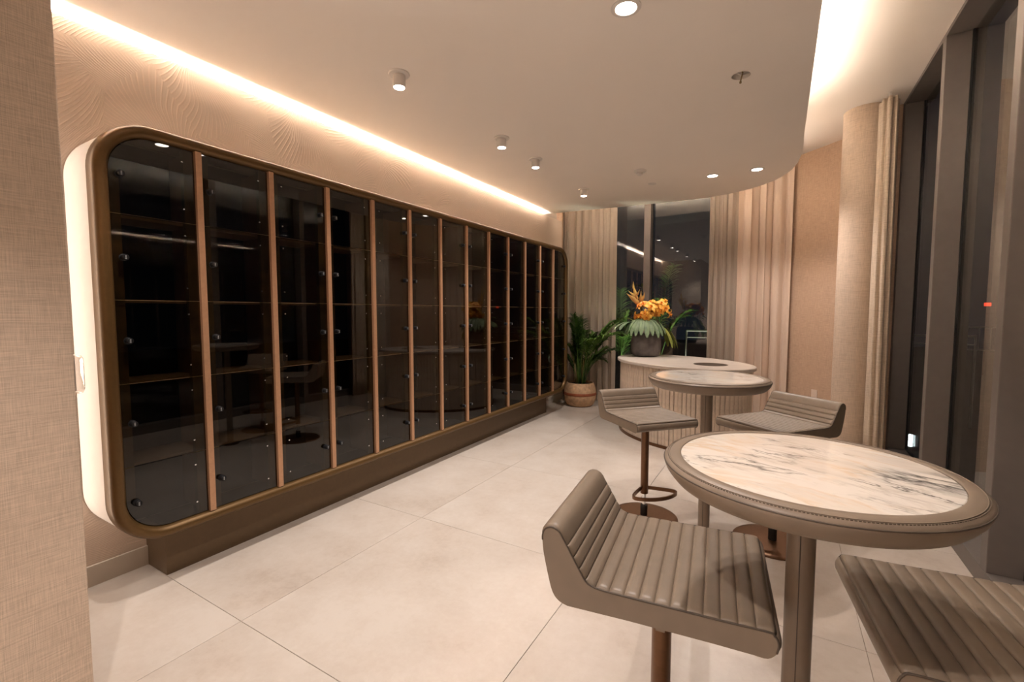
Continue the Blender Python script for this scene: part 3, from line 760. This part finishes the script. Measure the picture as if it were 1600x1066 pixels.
# ------------------------------------------------------------------ slatted oval console
ca, cb, cth = 0.83, 0.535, R(-33.5)
ccx, ccy = -0.93, 5.225
CON = tag(empty('console', (ccx, ccy, 0), cth), 'oval console with vertical pale slats and stone top', 'console')
def ell(a, b, n=96): return [(a * math.cos(2 * PI * i / n), b * math.sin(2 * PI * i / n)) for i in range(n)]
sxl, syl, sr = 0.385, 0.02, 0.165
n = 96
out = ell(ca, cb); out2 = ell(ca - .006, cb - .006)
inn = []
for (x, y) in out:   # hole ring, matched by direction from the hole's centre
    a = math.atan2(y - syl, x - sxl); inn.append((sxl + sr * math.cos(a), syl + sr * math.sin(a)))
V = [(x, y, 0.85) for x, y in inn] + [(x, y, 0.85) for x, y in out2] + [(x, y, 0.844) for x, y in out] + [(x, y, 0.822) for x, y in out] + [(x, y, 0.816) for x, y in out2] + [(x, y, 0.816) for x, y in inn]
F = [(k * n + i, k * n + (i + 1) % n, (k + 1) % 6 * n + (i + 1) % n, (k + 1) % 6 * n + i) for k in range(6) for i in range(n)]
obj('top', V, F, M['travertine'], CON, angle=25)
obj('basin', *lathe([(sr - .001, 0.849), (sr - 0.012, 0.846), (sr - 0.02, 0.70), (0, 0.69)], 48, sxl, syl), M['basin'], CON, angle=40)
V, F = prism(ell(ca - 0.05, cb - 0.05), 0.03, 0.815)
obj('body', V, F, M['groove'], CON, angle=30)
obj('toe_band', *prism(ell(ca - 0.028, cb - 0.028), 0.0, 0.032), M['sbronze'], CON, angle=30)
# slats
pe = ell(ca - 0.038, cb - 0.038, 720); ss = [0]
for i in range(720): ss.append(ss[-1] + math.dist(pe[i], pe[(i + 1) % 720]))
ns = 96; stepw = ss[-1] / ns
vv, ff = boxg(-stepw / 2 + 0.002, stepw / 2 - 0.002, -0.004, 0.013, 0.033, 0.815)
smesh = None; j = 0
for k in range(ns):
    t = k * stepw
    while ss[j + 1] < t: j += 1
    x, y = pe[j % 720]; x2, y2 = pe[(j + 1) % 720]; a = math.atan2(y2 - y, x2 - x)
    if smesh is None:
        o = obj('slat', vv, ff, M['slat'], CON); smesh = o.data
        bm = bmesh.new(); bm.from_mesh(smesh); bmesh.ops.bevel(bm, geom=[e_ for e_ in bm.edges if abs(e_.verts[0].co.z - e_.verts[1].co.z) > .1], offset=0.004, segments=1, affect='EDGES'); bm.to_mesh(smesh); bm.free()
        o.location = (x, y, 0); o.rotation_euler = (0, 0, a)
    else: link('slat', smesh, CON, (x, y, 0), (0, 0, a))

# ------------------------------------------------------------------ vase and flowers
VX, VY, VZ = -1.40, 5.60, 0.8505
vs = obj('stone_vase', *lathe([(0.0, 0.0), (0.135, 0.0), (0.158, 0.012), (0.172, 0.06), (0.177, 0.13), (0.174, 0.20), (0.162, 0.255), (0.150, 0.275), (0.140, 0.272), (0.140, 0.2), (0, 0.19)], 48), M['vase'], None, angle=50)
vs.location = (VX, VY, VZ); tag(vs, 'dark grey stone vase on the oval console', 'vase')
FA = tag(empty('flower_arrangement', (VX, VY, VZ + 0.195)), 'orange orchids, heliconia and big green leaves in the dark vase', 'flowers')
RTv = Vector((math.cos(R(30.46)), math.sin(R(30.46)), 0)); FWv = Vector((-math.sin(R(30.46)), math.cos(R(30.46)), 0)); UPv = Vector((0, 0, 1))
# local directions of the bouquet: A along its broad side, Bf towards the room
A_, B_ = RTv, -FWv
def pt(a, b, z): return A_ * a + B_ * b + UPv * z
def blade(path, widths, up=Vector((0, 0, 1)), fold=0.2):
    """leaf blade: a strip along path with a folded midrib"""
    path = [Vector(p) for p in path]; n = len(path); V, F = [], []
    for i, p in enumerate(path):
        t = (path[min(i + 1, n - 1)] - path[max(i - 1, 0)]).normalized()
        s = t.cross(up); s = s.normalized() if s.length > 1e-4 else Vector((1, 0, 0)); w = widths[i]; nn = s.cross(t)
        V += [p - s * w + nn * w * fold, p, p + s * w + nn * w * fold]
    for i in range(n - 1):
        for k in (0, 1): F.append((i * 3 + k, i * 3 + k + 1, (i + 1) * 3 + k + 1, (i + 1) * 3 + k))
    return V, F
def curve3(a, b, c, n=8):
    a, b, c = Vector(a), Vector(b), Vector(c)
    return [a * (1 - t) ** 2 + b * 2 * t * (1 - t) + c * t * t for t in [i / n for i in range(n + 1)]]
def leafw(w, n=8): return [w * max(0.06, math.sin(PI * min(1, (i / n) ** 0.8)) ** 0.75) for i in range(n)] + [0.001]
def fan_leaf(base, az0, az1, lobes, ln, drop, lift, wmul=1.0):
    gs = []
    for i in range(lobes):
        q = i / (lobes - 1); az = R(az0 + (az1 - az0) * q)
        d = A_ * math.sin(az) + B_ * math.cos(az)
        l = ln * (0.82 + 0.18 * math.cos((q - .5) * 2.2)) * (0.94 + 0.1 * random.random())
        end = base + d * l + UPv * (-drop * (0.9 + 0.2 * random.random()))
        mid = base + d * l * 0.62 + UPv * lift
        w = l * abs(math.radians(az1 - az0)) / lobes * 0.47 * wmul
        n_ = 8; ws = [w * min(1, 0.2 + 1.1 * k / n_) for k in range(n_)] + [w * 0.35]
        gs.append(blade(curve3(base, mid, end, n_), ws, UPv, 0.38))
    return joinm(*gs)
obj('leaf', *fan_leaf(pt(-0.03, 0.03, 0.245), -100, 82, 13, 0.26, 0.19, 0.06), M['monstera'], FA, True)
obj('leaf', *fan_leaf(pt(-0.13, 0.0, 0.215), -125, -62, 4, 0.27, 0.10, 0.02), M['monstera'], FA, True)
obj('leaf', *fan_leaf(pt(0.10, 0.0, 0.17), 45, 120, 4, 0.27, 0.27, 0.05), M['greenleaf'], FA, True)
for (a, b, z, a2, b2, z2, w) in ((0.16, 0.05, 0.25, 0.35, 0.06, 0.22, 0.030), (0.15, 0.06, 0.22, 0.28, 0.10, 0.19, 0.030), (0.17, 0.02, 0.19, 0.325, 0.06, -0.05, 0.045), (-0.1, -0.06, 0.2, -0.3, -0.14, 0.24, 0.04), (0.1, -.08, 0.22, 0.26, -0.12, 0.3, 0.035)):
    obj('leaf', *blade(curve3(pt(a, b, z), pt((a + a2) / 2, (b + b2) / 2, max(z, z2) + .05), pt(a2, b2, z2)), leafw(w)), M['greenleaf'], FA, True)
# orchids
def bloom_mesh(sc):
    gs = []
    for k in range(5):
        a = 2 * PI * k / 5 + PI / 2; w = 0.021 if k in (1, 4) else 0.015
        d = Vector((math.cos(a), math.sin(a), 0))
        path = [d * 0.004, d * 0.018 + Vector((0, 0, 0.006)), d * 0.034 + Vector((0, 0, 0.009)), d * 0.047 + Vector((0, 0, 0.003)), d * 0.054 - Vector((0, 0, 0.005))]
        path = [p * sc for p in path]
        gs.append(blade(path, [w * sc * q for q in (0.35, 0.9, 1.0, 0.7, 0.08)], Vector((0, 0, 1)), 0.25))
    nb = sum(len(g_[1]) for g_ in gs)
    lip = lathe([(0.005 * sc, 0.0), (0.008 * sc, 0.014 * sc), (0.015 * sc, 0.026 * sc), (0.020 * sc, 0.030 * sc), (0.014 * sc, 0.022 * sc), (0, 0.004 * sc)], 10, 0, -0.006 * sc)
    V, F = joinm(*gs, lip)
    o = obj('bloom', V, F, M['orchid'], None, True); o.data.materials.append(M['orchidlip'])
    for i, p in enumerate(o.data.polygons):
        if i >= nb: p.material_index = 1
    me = o.data; bpy.data.objects.remove(o); return me
bms = [bloom_mesh(1.1), bloom_mesh(1.25), bloom_mesh(1.0)]
pos = []
for (ca_, cb_, cz_, rr) in ((-0.01, 0.05, 0.325, 0.115), (0.135, 0.04, 0.36, 0.11)):
    for k in range(19):
        th = random.uniform(-0.6, 1.5); ph = random.uniform(-1.9, 1.9)
        d = A_ * math.sin(ph) * math.cos(th) + B_ * math.cos(ph) * math.cos(th) + UPv * math.sin(th)
        pos.append((pt(ca_, cb_, cz_) + d * rr * random.uniform(.62, 1.18), d))
for k, (p, d) in enumerate(pos):
    o = link('bloom', bms[k % 3], FA, p); q = (d + B_ * 0.35).normalized().to_track_quat('Z', 'Y'); o.rotation_mode = 'QUATERNION'; o.rotation_quaternion = q
    o.scale = (1, 1, 1)
for (a, b, z) in ((-0.01, 0.05, 0.34), (0.135, 0.04, 0.36), (0.0, 0.0, 0.25), (0.05, 0.06, 0.30)):
    obj('stem', *tubeg(curve3(pt(a * .3, 0, 0), pt(a * .7, b * .5, z * .6), pt(a, b, z)), 0.005, 6), M['greenleaf'], FA, True)
# heliconia: boat-shaped bracts along two leaning stems
K_ = 0.000944
def hp(x, y, b=0.0): return pt((x - 425) * K_, b, (1045 - y) * K_ - 0.195)
for (xa, ya, xb, yb, w) in ((330, 365, 150, 240, .15), (312, 310, 178, 208, .15), (285, 280, 232, 128, .13), (288, 275, 316, 188, .14), (338, 345, 333, 200, .10),
                            (362, 340, 384, 222, .11), (250, 190, 236, 90, .13), (325, 390, 214, 300, .13), (300, 330, 262, 232, .15), (345, 380, 352, 268, .12)):
    p, q = hp(xa, ya, 0.02), hp(xb, yb, 0.035 + 0.03 * random.random()); l = (q - p).length
    obj('bract', *blade(curve3(p, (p + q) / 2 + UPv * (-.012) + B_ * .012, q, 6), [l * w * .3, l * w * .85, l * w, l * w * .8, l * w * .5, l * w * .25, .0008], -B_ + UPv * .2, 0.6), M['bract'], FA, True)
obj('stem', *tubeg([pt(0, 0, 0), pt(-.03, 0, .2), hp(335, 400), hp(300, 300), hp(255, 180)], 0.006, 6), M['bract'], FA, True)
obj('stem', *tubeg([pt(0, 0, 0), pt(-.02, 0, .2), hp(360, 400), hp(358, 320)], 0.005, 6), M['greenleaf'], FA, True)

# ------------------------------------------------------------------ potted palm
PX, PY = -2.53, 6.30
PP = tag(empty('potted_palm', (PX, PY, 0)), 'leafy green areca palm in a woven basket by the curtain', 'potted plant')
bk_ = obj('basket', *lathe([(0, 0.0), (0.165, 0.0), (0.195, 0.02), (0.228, 0.09), (0.238, 0.17), (0.230, 0.25), (0.205, 0.325), (0.196, 0.345), (0.184, 0.345), (0.18, 0.31), (0, 0.30)], 48), M['basket'], PP, angle=50)
obj('band', *lathe([(0.2395, 0.165), (0.2415, 0.172), (0.2405, 0.198), (0.2365, 0.205), (0.235, 0.2), (0.236, 0.17)], 48), M['band'], bk_, angle=50)
obj('soil', *lathe([(0, 0.325), (0.18, 0.315), (0.18, 0.305), (0, 0.302)], 24), M['soil'], PP)
def frond(base, azim, ln, lean, droop, mat, parent, nl=26, ll=0.24, name='frond', wd=0.0115):
    d = Vector((math.cos(azim), math.sin(azim), 0)); base = Vector(base)
    c1 = base + d * ln * lean * 0.35 + UPv * ln * 0.72
    c2 = base + d * ln * (lean * 1.05) + UPv * ln * (0.95 - droop)
    path = curve3(base, c1, c2, 16); gs = []
    gs.append(tubeg(path, [0.006 * (1 - 0.8 * i / 16) + .0008 for i in range(17)], 5))
    for k in range(nl):
        t = 0.38 + 0.62 * k / (nl - 1); f = t * 16; i = min(15, int(f)); p = path[i].lerp(path[i + 1], f - i)
        tg = (path[i + 1] - path[i]).normalized(); sd = tg.cross(UPv); sd = sd.normalized() if sd.length > .01 else Vector((1, 0, 0))
        l = ll * (0.45 + 0.75 * math.sin(PI * (0.15 + 0.8 * (k / nl)))) * random.uniform(.85, 1.1)
        for sg in (-1, 1):
            dr = (tg * random.uniform(.55, .8) + sd * sg * 0.75 + UPv * random.uniform(0.05, .3)).normalized()
            e2 = p + dr * l + UPv * (-l * random.uniform(.18, .45))
            gs.append(blade(curve3(p, p + dr * l * .55, e2, 3), [wd * .5, wd, wd * .8, .0006], UPv, 0.3))
    return obj(name, *joinm(*gs), mat, parent, True)
random.seed(11)
for k in range(34):
    a = 2.39996 * k + random.uniform(-.2, .2); c = math.cos(a)
    room = 0.24 + 0.50 * max(0, c) ** 1.5 - (0.05 if math.sin(a) < -.3 and c < .6 else 0) - (0.11 if math.sin(a) > .3 else 0)     # how far it may lean clear of wall, lockers and curtain
    rb = random.uniform(0.01, 0.07); ln = random.uniform(0.80, 1.16) if k % 4 else random.uniform(.45, .7)
    lean = min(0.75, random.uniform(.35, 1.0) * room / ln)
    frond((rb * c, rb * math.sin(a), 0.31), a, ln, lean, random.uniform(0.0, .28) * (1 if c > .2 else .4), M['palm'], PP, 22, 0.24 if c > .7 else 0.15)
for k in range(12):
    a = random.uniform(0, 2 * PI); rb = random.uniform(.02, .1); h = random.uniform(.3, .55)
    obj('stem', *tubeg([(rb * math.cos(a), rb * math.sin(a), .3), (rb * 1.3 * math.cos(a), rb * 1.3 * math.sin(a), .3 + h * .5), (rb * 1.7 * math.cos(a), rb * 1.7 * math.sin(a), .3 + h)], [.009, .007, .005], 6), M['stem'], PP, True)

# ------------------------------------------------------------------ curtains
def curtain(name, x0, x1, y, z0, z1, wl_, amp, mat, lab, n=None, seed=1, taper=0.0):
    rnd = random.Random(seed); W_ = x1 - x0; n = int(W_ / wl_ * 14); m = 10
    ph = [rnd.uniform(-.7, .7) for _ in range(6)]
    V, F = [], []
    for j in range(m + 1):
        z = z0 + (z1 - z0) * j / m; q = j / m
        for i in range(n + 1):
            u = i / n
            a = 2 * PI * u * W_ / wl_ + ph[0] * math.sin(3 * u + ph[1]) * 2 + 0.5 * math.sin(2.2 * q + 7 * u) * (1 - q)
            am = amp * (0.55 + 0.45 * math.sin(5.1 * u + ph[2] + q)) * (1.1 - 0.3 * q) + amp * .35
            V.append((x0 + W_ * u + 0.3 * amp * math.sin(2 * a), y + am * math.sin(a) + .25 * amp * math.sin(2.3 * a + ph[3]), z))
    for j in range(m):
        for i in range(n): F.append((j * (n + 1) + i, j * (n + 1) + i + 1, (j + 1) * (n + 1) + i + 1, (j + 1) * (n + 1) + i))
    o = obj(name, V, F, mat, None, True); return tag(o, lab, 'curtain')
curtain('sheer_curtain', -2.99, -2.155, 6.74, 0.015, 3.26, 0.118, 0.036, M['sheer'], 'sheer curtain hanging behind the potted palm', seed=3)
curtain('sheer_curtain', -0.865, -0.47, 6.74, 0.015, 3.26, 0.10, 0.03, M['sheer2'], 'narrow sheer curtain at the right edge of the back window', seed=5)
curtain('drape', -0.50, 0.085, 6.70, 0.015, 3.26, 0.165, 0.042, M['drape'], 'heavier beige drape beside the diagonal wall', seed=8)
# gathered drape by the column
def gathered():
    V, F = [], []; n = 72; m = 12; cx, cy = 0.778, 5.225
    for j in range(m + 1):
        z = 0.012 + (3.235 - 0.012) * j / m; q = j / m
        for i in range(n):
            a = 2 * PI * i / n; r = 1 + 0.20 * math.sin(7 * a + 1.2 * q) + 0.07 * math.sin(13 * a + 2 * q)
            s = 0.92 + 0.08 * (1 - q)
            V.append((cx + 0.062 * r * s * math.cos(a) - 0.012 * q, cy + 0.118 * r * s * math.sin(a), z))
    for j in range(m):
        for i in range(n): F.append((j * n + i, j * n + (i + 1) % n, (j + 1) * n + (i + 1) % n, (j + 1) * n + i))
    F.append(tuple(reversed(range(n)))); F.append(tuple(m * n + i for i in range(n)))
    t = tag(empty('gathered_drape', (0, 0, 0)), 'gathered linen drape between the column and the window wall', 'curtain')
    obj('cloth', V, F, M['drape2'], t, True)
    obj('track_glide', *lathe([(0.012, 3.235), (0.014, 3.25), (0.010, 3.27), (0.010, UZ)], 14, 0.766, 5.205), M['white'], t, angle=40)
    return t
gathered()
# outlet on the diagonal wall
o = tag(empty('wall_outlet', (0.385, 6.478, 0.40), R(-44)), 'white wall outlet low on the diagonal wall', 'outlet')
box('plate', -0.038, 0.038, -0.009, -0.001, -0.06, 0.06, M['outlet'], o, 0.002)
for z in (-0.022, 0.022): box('socket', -0.017, 0.017, -0.011, -0.009, z - 0.014, z + 0.014, M['outlet'], o, 0.001)

# ------------------------------------------------------------------ outside
struct(box('terrace', -9, 16, -6, 26, -0.30, -0.13, M['terrace']))
gr = tag(empty('guard_rail', (0.0, 8.1, -0.13)), 'pale terrace guard rail outside the back window', 'railing')
obj('top_rail', *tubeg([(-1.35, 0, 1.20), (2.2, 0, 1.20)], 0.016, 8), M['steel'], gr, True)
obj('lower_rail', *tubeg([(-1.35, 0, 1.09), (2.2, 0, 1.09)], 0.008, 8), M['steel'], gr, True)
for k in range(3): obj('post', *tubeg([(-1.35 + 1.77 * k, 0, 0), (-1.35 + 1.77 * k, 0, 1.2)], 0.014, 8), M['steel'], gr, True)
random.seed(5)
def garden_palm(x, y, h, nf, lab):
    t = tag(empty('garden_palm', (x, y, -0.13)), lab, 'palm', 'palms outside the back window')
    obj('stem', *tubeg([(0, 0, 0), (0.02, 0, h * .25), (0.0, .02, h * .45)], 0.02, 7), M['stem'], t, True)
    for k in range(nf):
        a = 2 * PI * k / nf + random.uniform(-.3, .3)
        frond((0, 0, h * (0.15 + 0.3 * random.random())), a, h * random.uniform(.5, .75), random.uniform(.15, .42), random.uniform(.0, .35), M['palm'], t, 20, 0.24, wd=0.013)
garden_palm(-2.42, 7.95, 1.75, 14, 'dense green palm outside, behind the vase and left of the mullion')
garden_palm(-1.90, 8.55, 2.2, 8, 'taller palm outside, right of the window mullion')
gl = bpy.data.lights.new('garden_lamp', 'SPOT'); gl.energy = 60; gl.color = (0.95, 1.0, 0.8); gl.spot_size = R(90); gl.shadow_soft_size = .05
go = bpy.data.objects.new('garden_lamp', gl); COL.objects.link(go); go.location = (-1.5, 7.7, 0.0); go.rotation_euler = (R(160), 0, R(60))
# side terrace: far railing, red sign, glowing post for a white spot in the pane
fr_ = tag(empty('far_railing', (4.0, 14.6, -0.13)), 'distant railing with thin balusters seen through the side window', 'railing')
obj('top_rail', *tubeg([(-0.9, 0, 1.16), (1.2, 0, 1.16)], 0.02, 6), M['steel'], fr_, True)
obj('lower_rail', *tubeg([(-0.9, 0, .62), (1.2, 0, .62)], 0.012, 6), M['steel'], fr_, True)
for k in range(11): obj('baluster', *tubeg([(-0.8 + .2 * k, 0, .6), (-0.8 + .2 * k, 0, 1.16)], 0.011, 6), M['steel'], fr_, True)
for k in (-0.9, 1.2): obj('post', *tubeg([(k, 0, 0), (k, 0, 1.16)], 0.02, 6), M['steel'], fr_, True)
rs = tag(empty('red_sign', (4.22, 15.0, 1.40)), 'small glowing red sign beyond the side window', 'sign')
box('face', -0.06, 0.06, -0.01, 0.0, 0.12, 0.20, emit('red_glow', (1.0, 0.05, 0.02), 1.6), rs)
box('housing', -0.07, 0.07, 0.001, 0.03, 0.11, 0.21, M['black'], rs)
obj('post', *tubeg([(0, .02, -1.53), (0, .02, .08)], 0.015, 6), M['black'], rs, True)
bl = tag(empty('glow_post', (1.20, 6.08, -0.13)), 'white glowing post standing in for a bright spot in the side window glass', 'lamp')  # glowing post put here to stand in for a white spot in the pane
obj('post', *lathe([(0.05, 0), (0.05, 0.02), (0.022, 0.03), (0.022, 0.13)], 20), M['steel'], bl, angle=40)
obj('lamp', *lathe([(0.022, 0.13), (0.022, 0.25), (0.0, 0.255)], 20), emit('cool_glow', (0.8, 0.93, 1.0), 6.0), bl, angle=40)
